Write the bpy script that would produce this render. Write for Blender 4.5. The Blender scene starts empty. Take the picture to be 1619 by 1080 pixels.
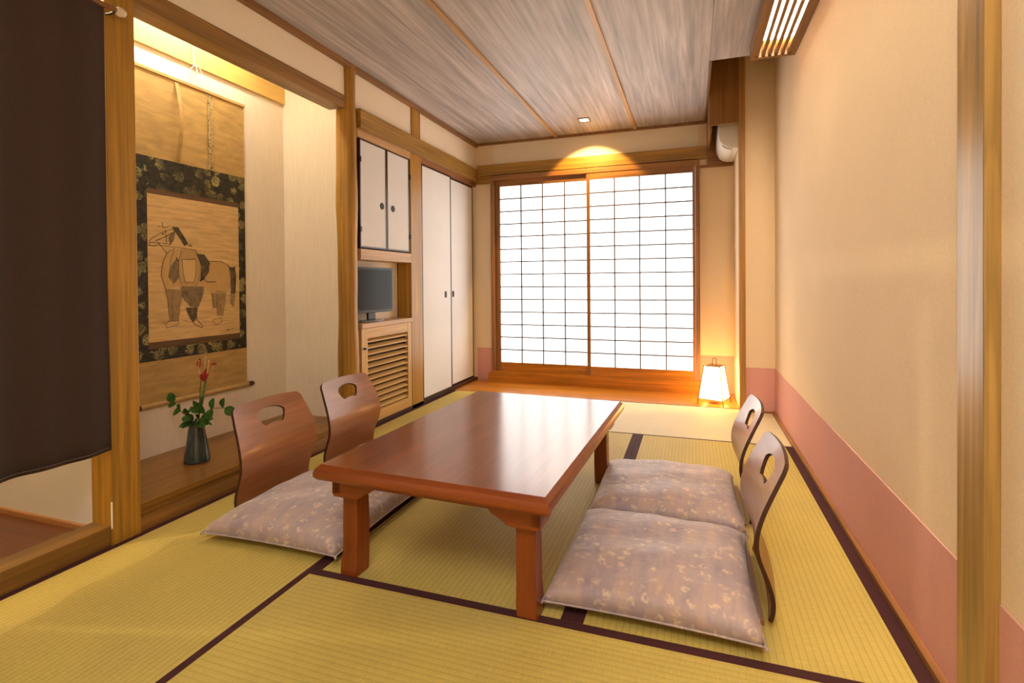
import bpy, bmesh, math, random
from mathutils import Vector, Matrix
from math import sin, cos, pi, radians as R
random.seed(7)
scene = bpy.context.scene
COL = scene.collection

# ------------------------------------------------------------------ camera
def make_camera():
    f, px, py, yaw, pit, rol, cx, h = 793.3473, 833.9396, 455.1699, .3175, .0094, -.0076, 2.0653, .9705
    r = Vector((cos(yaw), sin(yaw), 0)); fw0 = Vector((-sin(yaw), cos(yaw), 0)); up0 = Vector((0, 0, 1))
    fw = fw0*cos(pit) - up0*sin(pit); up = up0*cos(pit) + fw0*sin(pit)
    rr = r*cos(rol) + up*sin(rol); uu = up*cos(rol) - r*sin(rol)
    cd = bpy.data.cameras.new('camera'); co = bpy.data.objects.new('camera', cd); COL.objects.link(co)
    m = Matrix((rr, uu, -fw)).transposed().to_4x4(); m.translation = Vector((cx, 0, h)); co.matrix_world = m
    cd.sensor_width = 36; cd.lens = f/1619*36; cd.clip_start = .02
    cd.shift_x = -(px-809.5)/1619; cd.shift_y = (py-540)/1619
    scene.camera = co
make_camera()

# ------------------------------------------------------------------ light, exposure
scene.view_settings.view_transform = 'Standard'; scene.view_settings.look = 'None'
scene.view_settings.exposure = 0.25; scene.view_settings.gamma = 1.0; scene.view_settings.use_curve_mapping = False
w = bpy.data.worlds.new('world'); scene.world = w; w.use_nodes = True
w.node_tree.nodes['Background'].inputs[0].default_value = (.9, .95, 1, 1); w.node_tree.nodes['Background'].inputs[1].default_value = .6
def area_light(name, loc, rot, sx, sy, energy, col):
    d = bpy.data.lights.new(name, 'AREA'); d.shape = 'RECTANGLE'; d.size = sx; d.size_y = sy; d.energy = energy; d.color = col
    o = bpy.data.objects.new(name, d); o.location = loc; o.rotation_euler = rot; COL.objects.link(o); return o
ROOM_E = 27; SHOJI_E = 2.9; CEIL_E = 56; TOKO_E = 90; LANT_E = 6; DOWN_E = 66
area_light('room_fill_light', (1.85, -.30, 2.30), (0, 0, 0), .9, .9, ROOM_E, (1, .97, .92))  # added fill light near the ceiling behind the camera, no fixture modelled
ld = bpy.data.lights.new('corridor_lamp', 'POINT'); ld.energy = 36; ld.color = (1, .84, .56); ld.shadow_soft_size = .008   # lamp of the side room behind the curtain
lo = bpy.data.objects.new('corridor_lamp', ld); lo.location = (-.80, .60, 2.33); COL.objects.link(lo)

# ------------------------------------------------------------------ material helpers
def lin(c): return tuple(((v/255)/12.92 if v/255 <= .04045 else ((v/255+.055)/1.055)**2.4) for v in c) + (1,)
MATS = {}
class NT:
    def __init__(s, name, rough=.6, spec=.5):
        s.m = bpy.data.materials.new(name); s.m.use_nodes = True; s.t = s.m.node_tree
        s.b = s.t.nodes['Principled BSDF']; s.b.inputs['Roughness'].default_value = rough
        s.b.inputs['Specular IOR Level'].default_value = spec; MATS[name] = s.m
    def n(s, typ, **kw):
        x = s.t.nodes.new(typ)
        for k, v in kw.items():
            if k.startswith('i_'): x.inputs[k[2:].replace('_', ' ')].default_value = v
            else: setattr(x, k, v)
        return x
    def l(s, a, b): s.t.links.new(a, b)
    def coord(s, scale=(1, 1, 1), rot=(0, 0, 0)):
        tc = s.n('ShaderNodeTexCoord'); mp = s.n('ShaderNodeMapping'); mp.inputs['Scale'].default_value = scale; mp.inputs['Rotation'].default_value = rot
        s.l(tc.outputs['Object'], mp.inputs[0]); return mp.outputs[0]
    def noise(s, vec, scale=5, detail=4, rough=.5, dist=0):
        x = s.n('ShaderNodeTexNoise'); x.inputs['Scale'].default_value = scale; x.inputs['Detail'].default_value = detail
        x.inputs['Roughness'].default_value = rough; x.inputs['Distortion'].default_value = dist; s.l(vec, x.inputs['Vector']); return x.outputs['Fac']
    def ramp(s, fac, stops):
        x = s.n('ShaderNodeValToRGB'); e = x.color_ramp.elements
        while len(e) < len(stops): e.new(.5)
        for i, (p, c) in enumerate(stops): e[i].position = p; e[i].color = c
        s.l(fac, x.inputs[0]); return x.outputs[0]
    def mix(s, fac, a, b, mode='MIX'):
        x = s.n('ShaderNodeMix', data_type='RGBA', blend_type=mode)
        for i, v in ((0, fac), (6, a), (7, b)):
            if hasattr(v, 'is_linked'): s.l(v, x.inputs[i])
            else: x.inputs[i].default_value = v
        return x.outputs[2]
    def math(s, op, a, b=None):
        x = s.n('ShaderNodeMath', operation=op)
        for i, v in ((0, a), (1, b)):
            if v is None: continue
            if hasattr(v, 'is_linked'): s.l(v, x.inputs[i])
            else: x.inputs[i].default_value = v
        return x.outputs[0]
    def bump(s, h, strength=.3, dist=.002):
        x = s.n('ShaderNodeBump'); x.inputs['Strength'].default_value = strength; x.inputs['Distance'].default_value = dist
        s.l(h, x.inputs['Height']); s.l(x.outputs[0], s.b.inputs['Normal'])
    def col(s, v):
        if hasattr(v, 'is_linked'): s.l(v, s.b.inputs['Base Color'])
        else: s.b.inputs['Base Color'].default_value = v
def sc(c, k): return tuple(min(255, max(0, v*k)) for v in c)
def wood(name, c, axis='z', rough=.45, contrast=.22, fine=60, rings=0, spec=.5, coat=0):
    s = NT(name, rough, spec); a = 'xyz'.index(axis)
    v = [fine]*3; v[a] = 1.6; fac = s.noise(s.coord(v), 1, 5, .6, .3)
    v2 = [9]*3; v2[a] = .7; f2 = s.noise(s.coord(v2), 1, 3, .5, .8)
    c1 = s.ramp(fac, [(.25, lin(sc(c, 1-contrast))), (.75, lin(sc(c, 1+contrast*.7)))])
    c2 = s.ramp(f2, [(.3, (.72, .72, .72, 1)), (.7, (1.12, 1.1, 1.06, 1))])
    out = s.mix(.8, c1, c2, 'MULTIPLY')
    if rings:
        v3 = [7]*3; v3[a] = .55
        f3 = s.noise(s.coord(v3), 1, 1, .4, .2); f3 = s.math('FRACT', s.math('MULTIPLY', f3, rings))
        c3 = s.ramp(f3, [(0, (.86, .84, .8, 1)), (.5, (1, 1, 1, 1)), (.9, (1.1, 1.1, 1.1, 1)), (1, (.86, .84, .8, 1))])
        out = s.mix(.7, out, c3, 'MULTIPLY')
    s.col(out); s.bump(fac, .12, .001)
    if coat: s.b.inputs['Coat Weight'].default_value = coat; s.b.inputs['Coat Roughness'].default_value = .12
    return s.m
def plaster(name, c, rough=.9, sc_=220, bump=.25, stretch=None):
    s = NT(name, rough, .25); f = s.noise(s.coord(stretch or (1, 1, 1)), sc_, 3, .6); g = s.noise(s.coord(), 2.2, 2, .5)
    s.col(s.mix(.5, s.ramp(f, [(.3, lin(sc(c, .95))), (.7, lin(sc(c, 1.03)))]), s.ramp(g, [(.3, lin(sc(c, .97))), (.7, lin(sc(c, 1.02)))])))
    s.bump(f, bump, .0015); return s.m
def plain(name, c, rough=.5, spec=.5, metal=0, em=None, es=0):
    s = NT(name, rough, spec); s.col(lin(c)); s.b.inputs['Metallic'].default_value = metal
    if em: s.b.inputs['Emission Color'].default_value = em; s.b.inputs['Emission Strength'].default_value = es
    return s.m
def tatami(name, axis, c=(205, 182, 98), gr=.75):
    s = NT(name, .62, .35); tc = s.n('ShaderNodeTexCoord'); sp = s.n('ShaderNodeSeparateXYZ'); s.l(tc.outputs['Object'], sp.inputs[0])
    across = sp.outputs[1 if axis == 'x' else 0]
    ph = s.math('FRACT', s.math('MULTIPLY', across, 1/.0187)); tri = s.math('ABSOLUTE', s.math('SUBTRACT', ph, .5))  # 0.5 at the groove
    v = [260, 260, 260]; v[0 if axis == 'y' else 1] = 30
    fine = s.noise(s.coord(v), 1, 2, .6); big = s.noise(s.coord((1, 1, 1)), 3, 2, .5)
    base = s.mix(.6, s.ramp(fine, [(.3, lin(sc(c, .88))), (.7, lin(sc(c, 1.07)))]), s.ramp(big, [(.3, lin(sc(c, .95))), (.7, lin((c[0]*1.02, c[1]*1.02, c[2]*.95)))]))
    groove = s.ramp(tri, [(.34, (1, 1, 1, 1)), (.485, (.76, .72, .60, 1))])
    s.col(s.mix(gr, base, groove, 'MULTIPLY'))
    hgt = s.math('ADD', s.math('MULTIPLY', s.ramp(tri, [(.2, (1, 1, 1, 1)), (.5, (0, 0, 0, 1))]), .8), s.math('MULTIPLY', fine, .25))
    s.bump(hgt, .45, .002); return s.m

CREAM = plaster('cream_plaster', (246, 234, 214))
PEACH = plaster('peach_wallpaper', (246, 222, 188), sc_=160, bump=.15)
PINK = plaster('pink_wainscot_paper', (228, 170, 160), sc_=120, bump=.2)
TOKOW = plaster('tokonoma_ribbed_plaster', (236, 222, 200), sc_=1, bump=.5, stretch=(140, 140, 9))
POST_Z = wood('golden_cedar_vertical', (172, 126, 42), 'z', rings=5, rough=.42)
POST_R = wood('pale_cypress_vertical', (184, 146, 82), 'z', rings=9, rough=.33)
BEAM_Y = wood('golden_cedar_along', (170, 130, 60), 'y', rings=4)
BEAM_X = wood('golden_cedar_across', (170, 128, 56), 'x', rings=4)
BROWN_X = wood('brown_frame_across', (156, 108, 62), 'x')
BROWN_Z = wood('brown_frame_vertical', (156, 108, 62), 'z')
BROWN_Y = wood('brown_frame_along', (150, 100, 58), 'y')
PALEW_Y = wood('pale_shelf_along', (205, 164, 118), 'y', contrast=.12)
HONEY_Y = wood('honey_cabinet_along', (208, 164, 92), 'y', contrast=.14)
HONEY_Z = wood('honey_cabinet_vertical', (208, 164, 92), 'z', contrast=.14)
TOKOFL = wood('tokonoma_board', (138, 94, 38), 'y', rings=7, rough=.3, contrast=.25)
FLOORW = wood('window_floor_board', (194, 126, 36), 'x', rings=4, rough=.28)
DARKFL = wood('dark_corridor_board', (96, 52, 28), 'x', rough=.35)
DARKW = wood('dark_lacquer', (62, 34, 26), 'z', rough=.35)
CEILW = wood('ceiling_cedar_board', (190, 184, 188), 'y', fine=42, contrast=.22, rough=.5)
BATTEN = wood('ceiling_batten', (205, 160, 104), 'y', contrast=.1)
CEILTRIM = wood('ceiling_edge_trim', (146, 104, 60), 'y')
ACW = wood('air_cover_wood', (150, 104, 52), 'z', contrast=.15, rough=.4)
TABLE_T = wood('table_top_lacquer', (136, 66, 20), 'y', rough=.45, contrast=.1, coat=.9, spec=.1)
TABLE_X = wood('table_lacquer_across', (140, 66, 20), 'x', rough=.3, contrast=.14, coat=.2)
TABLE_Z = wood('table_lacquer_leg', (140, 66, 20), 'z', rough=.3, contrast=.14, coat=.2)
MATS['table_top_lacquer'].node_tree.nodes['Principled BSDF'].inputs['Coat IOR'].default_value = 2.2
MATS['table_top_lacquer'].node_tree.nodes['Principled BSDF'].inputs['Coat Roughness'].default_value = .17
CHAIRW = wood('chair_plywood', (160, 102, 58), 'y', rough=.34, contrast=.1, coat=.25)
CHAIRE = wood('chair_plywood_edge', (66, 32, 20), 'y', rough=.35, contrast=.2)
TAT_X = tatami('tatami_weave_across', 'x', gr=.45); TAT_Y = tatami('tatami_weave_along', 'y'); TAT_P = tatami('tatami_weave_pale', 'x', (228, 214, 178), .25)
BORDER = plaster('tatami_border_cloth', (72, 36, 38), .8, 500, .2)
FUSUMA = plaster('fusuma_paper', (232, 232, 234), .8, 300, .1)
BLACK = plain('black_metal', (28, 24, 22), .35)
PULL = plain('dark_door_pull', (26, 20, 18), .6)
WHITEP = plain('white_plastic', (236, 234, 230), .4)
GREYP = plain('grey_plastic', (120, 122, 126), .4)
TVB = plain('television_black', (20, 21, 24), .25)
TVS = plain('television_screen', (16, 18, 21), .2, .25)
SHOJI = plain('backlit_shoji_paper', (245, 243, 236), .9, .1, em=(1, .985, .955, 1), es=SHOJI_E)
KUMIKO = wood('shoji_lattice_strip', (84, 64, 48), 'z', contrast=.1)
LANTP = plain('lit_lantern_paper', (250, 236, 206), .9, .1, em=(1, .60, .22, 1), es=LANT_E)
LAMPW = plain('lit_lamp_diffuser', (255, 240, 210), .9, .1, em=(1, .85, .60, 1), es=CEIL_E)
TUBE = plain('lit_tube', (255, 250, 235), .9, .1, em=(1, .95, .80, 1), es=TOKO_E)
DOWNL = plain('lit_downlight_lens', (255, 235, 190), .9, .1, em=(1, .82, .5, 1), es=12)
def cloth_mat():
    s = NT('noren_cloth', .95, .1); f = s.noise(s.coord(), 700, 2, .6)
    s.col(s.ramp(f, [(.3, lin((78, 62, 56))), (.7, lin((98, 80, 72)))])); s.bump(f, .3, .001)
    s.b.inputs['Sheen Weight'].default_value = .15; return s.m
NOREN = cloth_mat()
def cushion_mat():
    s = NT('cushion_brocade', .5, .35); co = s.coord()
    vo = s.n('ShaderNodeTexVoronoi', feature='F1'); vo.inputs['Scale'].default_value = 26; vo.inputs['Randomness'].default_value = 1
    wv = s.n('ShaderNodeTexNoise'); wv.inputs['Scale'].default_value = 30; s.l(co, wv.inputs['Vector'])
    vm = s.n('ShaderNodeVectorMath', operation='MULTIPLY_ADD'); vm.inputs[1].default_value = (.035, .035, .035)
    s.l(wv.outputs['Color'], vm.inputs[0]); s.l(co, vm.inputs[2]); s.l(vm.outputs[0], vo.inputs['Vector'])
    flake = s.ramp(vo.outputs['Distance'], [(.26, (1, 1, 1, 1)), (.42, (0, 0, 0, 1))])
    patch = s.ramp(s.noise(co, 9, 3, .6), [(.36, (0, 0, 0, 1)), (.52, (1, 1, 1, 1))])
    petal = s.ramp(s.noise(co, 75, 2, .5), [(.42, (0, 0, 0, 1)), (.54, (1, 1, 1, 1))])
    m = s.math('MULTIPLY', s.math('MULTIPLY', flake, patch), petal)
    streak = s.noise(s.coord((12, 3.5, 6)), 1.6, 3, .6)
    base = s.ramp(streak, [(.3, lin((158, 142, 152))), (.52, lin((178, 158, 158))), (.7, lin((196, 168, 154)))])
    s.col(s.mix(s.math('MULTIPLY', m, .7), base, lin((232, 206, 176))))
    f = s.noise(s.coord(), 420, 2, .5); wr = s.noise(s.coord((5, 9, 6)), 2.4, 3, .5, .6)
    s.bump(s.math('ADD', s.math('MULTIPLY', f, .06), wr), .5, .014)
    s.b.inputs['Sheen Weight'].default_value = .4; return s.m
CUSH = cushion_mat()
def paper_mat(name, c, st=26):
    s = NT(name, .7, .25); f = s.noise(s.coord((3, 3, st)), 2.5, 4, .6, .5)
    s.col(s.ramp(f, [(.3, lin(sc(c, .88))), (.7, lin(sc(c, 1.06)))])); s.bump(f, .3, .003); return s.m
SCROLLP = paper_mat('scroll_gold_paper', (182, 148, 90), 12); PAINTP = paper_mat('painting_aged_paper', (212, 176, 118))
STRIPP = paper_mat('scroll_brown_strip', (104, 78, 54))
def brocade():
    s = NT('scroll_green_brocade', .6, .4); co = s.coord()
    vo = s.n('ShaderNodeTexVoronoi', feature='F1'); vo.inputs['Scale'].default_value = 15; vo.inputs['Randomness'].default_value = .8
    wv = s.n('ShaderNodeTexNoise'); wv.inputs['Scale'].default_value = 45; s.l(co, wv.inputs['Vector'])
    vm = s.n('ShaderNodeVectorMath', operation='MULTIPLY_ADD'); vm.inputs[1].default_value = (.03, .03, .03); s.l(wv.outputs['Color'], vm.inputs[0]); s.l(co, vm.inputs[2]); s.l(vm.outputs[0], vo.inputs['Vector'])
    v2 = s.n('ShaderNodeTexVoronoi', feature='DISTANCE_TO_EDGE'); v2.inputs['Scale'].default_value = 95; s.l(co, v2.inputs['Vector'])
    med = s.ramp(vo.outputs['Distance'], [(.38, (1, 1, 1, 1)), (.46, (0, 0, 0, 1))]); th = s.ramp(v2.outputs['Distance'], [(.12, (1, 1, 1, 1)), (.24, (0, 0, 0, 1))])
    vis = s.ramp(s.noise(co, 5, 2, .5), [(.38, (0, 0, 0, 1)), (.6, (1, 1, 1, 1))])
    m = s.math('MULTIPLY', s.math('MULTIPLY', med, th), vis)
    s.col(s.mix(m, s.ramp(s.noise(co, 60, 3, .6), [(.35, lin((22, 18, 10))), (.7, lin((58, 52, 30)))]), lin((158, 146, 92)))); return s.m
BROC = brocade()
def ribbon():
    s = NT('gold_patterned_ribbon', .5, .4); v = s.n('ShaderNodeTexVoronoi', feature='DISTANCE_TO_EDGE'); v.inputs['Scale'].default_value = 110; s.l(s.coord(), v.inputs['Vector'])
    s.col(s.ramp(v.outputs['Distance'], [(.06, lin((98, 72, 34))), (.2, lin((214, 190, 130)))])); return s.m
RIBBON = ribbon()
def inkmat(name, c, paper=(212, 176, 118), lo=.30, hi=.62):
    s = NT(name, .8, .2); f = s.noise(s.coord((3, 22, 12)), 2.2, 5, .65, .6)
    s.col(s.ramp(f, [(lo, lin(c)), (hi, lin([a*.62+b*.38 for a, b in zip(c, paper)])), (.8, lin([a*.35+b*.65 for a, b in zip(c, paper)]))])); return s.m
INKM = {'wash': inkmat('ink_faint_wash', (192, 154, 98)), 'tan': inkmat('ink_tan_wash', (176, 142, 92)), 'pale': inkmat('ink_pale_area', (206, 170, 112)),
        'grey': inkmat('ink_light_grey', (138, 114, 80)), 'shade': inkmat('ink_mid_grey', (104, 90, 70)), 'dark': inkmat('ink_dark_grey', (46, 42, 38)), 'line': plain('ink_line', (58, 44, 32), .8)}
def glaze():
    s = NT('dark_green_glaze', .12, .6); f = s.noise(s.coord((14, 14, 4)), 3, 4, .6)
    s.col(s.ramp(f, [(.3, lin((22, 34, 34))), (.7, lin((66, 84, 80)))])); s.b.inputs['Coat Weight'].default_value = .5; return s.m
GLAZE = glaze()
def leafm(name, c):
    s = NT(name, .5, .4); f = s.noise(s.coord(), 60, 3, .6); s.col(s.ramp(f, [(.3, lin(sc(c, .75))), (.7, lin(sc(c, 1.2)))])); return s.m
LEAF = leafm('green_leaf', (72, 116, 44)); STEM = leafm('green_stem', (104, 112, 56)); TWIG = leafm('brown_twig', (86, 60, 36)); PETAL = leafm('red_petal', (176, 62, 52)); STAMEN = leafm('pale_stamen', (206, 150, 110))
CORD = plain('white_cord', (232, 226, 210), .8)
SLATW = wood('lamp_slat', (140, 98, 44), 'y', contrast=.12)
MATT_DARK = plain('cabinet_dark_inside', (44, 26, 16), .8)

# ------------------------------------------------------------------ mesh helpers
def bm_box(bm, x, y, z, bev=0):
    r = bmesh.ops.create_cube(bm, size=1); vs = r['verts']
    for v in vs: v.co = Vector((x[0]+(v.co.x+.5)*(x[1]-x[0]), y[0]+(v.co.y+.5)*(y[1]-y[0]), z[0]+(v.co.z+.5)*(z[1]-z[0])))
    if bev:
        es = list({e for v in vs for e in v.link_edges}); bmesh.ops.bevel(bm, geom=es, offset=bev, segments=2, profile=.7, affect='EDGES')
def bm_tube(bm, path, r, n=8, cap=True):
    rings = []; P = [Vector(p) for p in path]; last = None
    for i, p in enumerate(P):
        t = (P[min(i+1, len(P)-1)] - P[max(i-1, 0)]).normalized()
        if last is None: a = t.orthogonal().normalized()
        else: a = (last - t*last.dot(t)).normalized()
        last = a; b = t.cross(a); ri = r[i] if isinstance(r, (list, tuple)) else r
        rings.append([bm.verts.new(p + (a*cos(2*pi*k/n) + b*sin(2*pi*k/n))*ri) for k in range(n)])
    for A, B in zip(rings, rings[1:]):
        for k in range(n): bm.faces.new((A[k], A[(k+1) % n], B[(k+1) % n], B[k]))
    if cap: bm.faces.new(rings[0][::-1]); bm.faces.new(rings[-1])
def bm_lathe(bm, prof, n=24, c=(0, 0)):
    rings = [[bm.verts.new((c[0]+r*cos(2*pi*k/n), c[1]+r*sin(2*pi*k/n), z)) for k in range(n)] for r, z in prof]
    for A, B in zip(rings, rings[1:]):
        for k in range(n): bm.faces.new((A[k], A[(k+1) % n], B[(k+1) % n], B[k]))
    bm.faces.new(rings[0][::-1]); bm.faces.new(rings[-1])
def bm_prism(bm, pts2, lo, hi, axis):
    """extrude a 2D outline along an axis: pts are the other two coordinates in xyz order"""
    def mk(p, v):
        q = list(p); q.insert(axis, v); return bm.verts.new(q)
    A = [mk(p, lo) for p in pts2]; B = [mk(p, hi) for p in pts2]; n = len(pts2)
    bm.faces.new(A); bm.faces.new(B[::-1])
    for i in range(n): bm.faces.new((A[i], B[i], B[(i+1) % n], A[(i+1) % n]))
    bmesh.ops.recalc_face_normals(bm, faces=bm.faces)
def obj(name, bm, mat, parent=None, smooth=None, loc=None):
    me = bpy.data.meshes.new(name)
    if smooth is not None:
        for f in bm.faces: f.smooth = True
    bm.normal_update(); bm.to_mesh(me); bm.free()
    for m in (mat if isinstance(mat, (list, tuple)) else [mat]): me.materials.append(m)
    if smooth: me.set_sharp_from_angle(angle=R(smooth))
    o = bpy.data.objects.new(name, me); COL.objects.link(o)
    if parent is not None: o.parent = parent
    if loc: o.location = loc
    return o
def box(name, x, y, z, mat, parent=None, bev=0):
    bm = bmesh.new(); bm_box(bm, x, y, z, bev); return obj(name, bm, mat, parent)
def tag(o, label, cat, group=None, kind=None):
    o['label'] = label; o['category'] = cat
    if group: o['group'] = group
    if kind: o['kind'] = kind
    return o
def thing(name, label, cat, loc=(0, 0, 0), rz=0, group=None, kind=None):
    o = bpy.data.objects.new(name, None); COL.objects.link(o); o.location = loc; o.rotation_euler = (0, 0, rz); o.empty_display_size = .1
    return tag(o, label, cat, group, kind)
def struct(o, label, cat): return tag(o, label, cat, None, 'structure')
def copy_tree(o, parent=None):
    c = o.copy(); COL.objects.link(c)
    if parent is not None: c.parent = parent
    for ch in list(o.children): copy_tree(ch, c)
    return c
def same(name, src, parent, loc):   # another piece sharing mesh data
    o = bpy.data.objects.new(name, src.data); COL.objects.link(o); o.parent = parent; o.location = loc; return o
# ------------------------------------------------------------------ the room shell
W, D, H = 2.64, 4.64, 2.37
fl = struct(box('floor', (-1.4, 2.9), (-1.3, 4.9), (-.12, -.032), DARKFL), 'dark sub-floor under the tatami mats', 'floor')
box('floor_board', (0, 2.40), (4.122, 4.66), (-.032, .002), FLOORW, fl, .002)
cei = struct(box('ceiling', (-.1, 2.174), (-1.3, 4.7), (H+.012, H+.05), CEILW), 'brown cedar board ceiling with two pale battens', 'ceiling')
for x0, x1, y1 in ((-.02, .838, 4.66), (.842, 1.577, 4.66), (1.581, 2.174, 4.66)):
    box('ceiling_board', (x0, x1), (-1.3, y1), (H, H+.012), CEILW, cei)
box('ceiling_board', (2.176, 2.70), (-1.3, 3.399), (H, H+.05), CEILW, cei)
for x in (.84, 1.579): box('batten', (x-.014, x+.014), (-1.3, 4.63), (H-.016, H), BATTEN, cei, .003)
rec = box('recess_board', (2.175, 2.19), (3.40, 4.7), (H-.002, 2.80), CEILTRIM, cei); box('recess_board', (2.19, 2.7), (3.40, 3.42), (H+.05, 2.80), ACW, cei); box('recess_top', (2.175, 2.7), (3.40, 4.7), (2.78, 2.80), ACW, cei)

wl = thing('wall_left', 'cream plaster wall over the alcove and closets', 'wall', kind='structure')
def plast(x, y, z, m=CREAM, p=wl): return box('plaster_panel', x, y, z, m, p)
plast((-.06, -.012), (-1.3, .15), (0, H)); plast((-.06, -.012), (.15, 1.285), (2.06, H))
plast((-.03, -.008), (1.39, 2.66), (2.15, H)); plast((-.03, -.008), (2.74, 3.436), (2.09, H)); plast((-.03, -.008), (3.56, 4.66), (2.09, H))
box('closet_lining', (-.5, -.48), (2.79, 4.66), (0, 2.1), MATT_DARK, wl)
wt = thing('wall_tokonoma', 'bright ribbed plaster walls inside the scroll alcove', 'wall', kind='structure')
box('plaster_panel', (-.56, -.53), (1.36, 2.72), (0, 2.62), TOKOW, wt); box('plaster_panel', (-.53, -.10), (2.69, 2.72), (0, 2.62), TOKOW, wt); box('plaster_panel', (-.53, -.105), (1.36, 1.39), (0, 2.62), TOKOW, wt)
box('alcove_ceiling', (-.53, -.03), (1.39, 2.69), (2.58, 2.62), TOKOW, wt)
box('plaster_panel', (-.06, -.031), (1.39, 2.66), (2.38, 2.62), TOKOW, wt)
wc = thing('wall_corridor', 'white wall of the side room seen below the curtain', 'wall', kind='structure')
WHITEW = plaster('side_room_white_plaster', (206, 198, 190))
box('plaster_panel', (-1.3, -.10), (1.30, 1.355), (0, 2.4), WHITEW, wc); box('plaster_panel', (-1.35, -1.3), (-.2, 1.355), (0, 2.4), CREAM, wc); box('plaster_panel', (-1.3, -.06), (-.2, -.15), (0, 2.4), CREAM, wc)
box('plaster_panel', (-1.35, -.06), (-.2, 1.355), (2.4, 2.43), CREAM, wc); box('skirting', (-1.3, -.10), (1.288, 1.30), (.03, .05), BROWN_X, wc)
struct(box('floor_corridor', (-1.35, -.10), (-.2, 1.30), (-.032, .03), DARKFL), 'dark wooden floor seen below the curtain', 'floor')
struct(box('trim_1', (-.105, 0), (.15, 1.285), (-.03, .075), wood('door_sill_wood', (124, 88, 38), 'y', rings=4), None, .003), 'wooden sill under the dark doorway curtain', 'trim')

wr = thing('wall_right', 'plain peach wall with a pink lower band', 'wall', kind='structure')
box('wall_face', (W, W+.06), (-1.3, 4.06), (-.03, 2.8), PEACH, wr); box('wainscot', (W-.003, W), (-1.3, 4.05), (.0, .33), PINK, wr)
wp = thing('wall_pier', 'narrow peach wall pier beside the lantern', 'wall', kind='structure')
box('wall_face', (2.405, 2.70), (4.055, 4.70), (-.03, 2.8), PEACH, wp); box('wainscot', (2.441, W-.003), (4.052, 4.055), (0, .33), PINK, wp)
wb = thing('wall_back', 'cream wall around the paper window screens', 'wall', kind='structure')
box('wall_face', (-.55, .19), (4.655, 4.72), (-.03, 2.8), PEACH, wb); box('wall_face', (2.12, 2.405), (4.655, 4.72), (-.03, 2.8), PEACH, wb); box('wall_face', (.19, 2.12), (4.655, 4.72), (2.0, 2.8), CREAM, wb)
box('wainscot', (0, .176), (4.652, 4.655), (.0, .326), PINK, wb); box('wainscot', (2.13, 2.405), (4.652, 4.655), (.0, .326), PINK, wb)
box('brown_panel', (2.19, 2.405), (4.64, 4.655), (1.985, 2.78), BROWN_X, wb); box('panel_trim', (2.13, 2.405), (4.635, 4.655), (1.965, 1.985), BROWN_X, wb)
struct(box('wall_front', (-.1, 2.75), (-1.36, -1.3), (-.03, 2.5), CREAM), 'plain wall behind the viewer', 'wall')

# posts, beams, trims
p1 = struct(box('trim_2', (-.105, .004), (1.285, 1.39), (-.03, H), POST_Z, None, .004), 'square golden cedar post between curtain and scroll alcove', 'post')
box('scuff_highlight', (.0005, .0052), (1.2838, 1.2880), (.065, .165), CREAM, p1, .0015)  # pale strip painting in the highlight on the scuffed post edge
bm = bmesh.new(); prof = []
for i in range(25):
    z = -.03 + (H+.03)*i/24; prof.append((.062 + .0035*sin(z*5.1) + .002*sin(z*13+1), z))
bm_lathe(bm, prof, 28, (-.035, 2.70)); struct(obj('trim_3', bm, POST_Z, None, 50), 'round polished log post at the right edge of the alcove', 'post')
struct(box('trim_4', (-.12, 0), (3.41, 3.575), (-.03, 1.985), POST_Z, None, .003), 'square cedar post between cabinets and tall closet', 'post')
struct(box('trim_5', (-.05, .002), (3.436, 3.561), (2.112, H-.03), POST_Z, None, .002), 'short cedar stud above the cabinet beam', 'post')
struct(box('trim_6', (-.12, .0), (1.39, 2.648), (2.078, 2.158), wood('lintel_wood', (150, 112, 62), 'y', rings=4), None, .006), 'heavy brown lintel beam across the alcove top', 'beam')
struct(box('trim_7', (-.02, .03), (2.762, 4.615), (1.988, 2.112), BEAM_Y, None, .003), 'long cedar beam over the cabinets and closet doors', 'beam')
struct(box('trim_8', (-.06, 0), (2.765, 3.41), (1.935, 1.988), PALEW_Y, None, .002), 'pale head rail over the small cupboard doors', 'trim')
struct(box('trim_9', (-.06, -.004), (3.575, 4.655), (1.945, 1.988), BROWN_Y), 'brown head track over the tall closet doors', 'trim')
struct(box('trim_10', (-.10, .0), (2.79, 4.655), (-.03, .028), DARKW), 'dark floor track below cabinet and closet doors', 'trim')
struct(box('trim_11', (.03, 2.18), (4.612, 4.655), (2.04, 2.145), BEAM_X, None, .003), 'cedar beam over the window with an orange lamp glow', 'beam')
struct(box('trim_12', (.0, .176), (4.63, 4.655), (1.963, 2.04), BEAM_X), 'cedar rail end left of the window frame', 'trim')
e = struct(box('trim_13', (-.008, .024), (-1.3, 4.655), (H-.032, H), CEILTRIM, None, .003), 'dark cedar strip where ceiling meets the left wall', 'trim')
struct(box('trim_14', (.024, 2.19), (4.632, 4.655), (H-.022, H), CEILTRIM), 'dark cedar strip where ceiling meets the window wall', 'trim')
pr_ = struct(box('trim_15', (2.612, 2.642), (1.222, 1.330), (-.03, H), POST_R, None, .004), 'pale grained cypress post on the right wall', 'post')
struct(box('trim_16', (2.396, 2.440), (4.03, 4.078), (-.03, 2.8), wood('pier_post_wood', (186, 136, 66), 'z'), None, .002), 'slim cedar corner post of the wall pier', 'post')
struct(box('baseboard_right', (2.618, W-.003), (-1.3, 4.05), (-.03, .018), wood('baseboard_wood', (164, 112, 62), 'y')), 'thin wooden strip along the foot of the right wall', 'baseboard')
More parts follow.
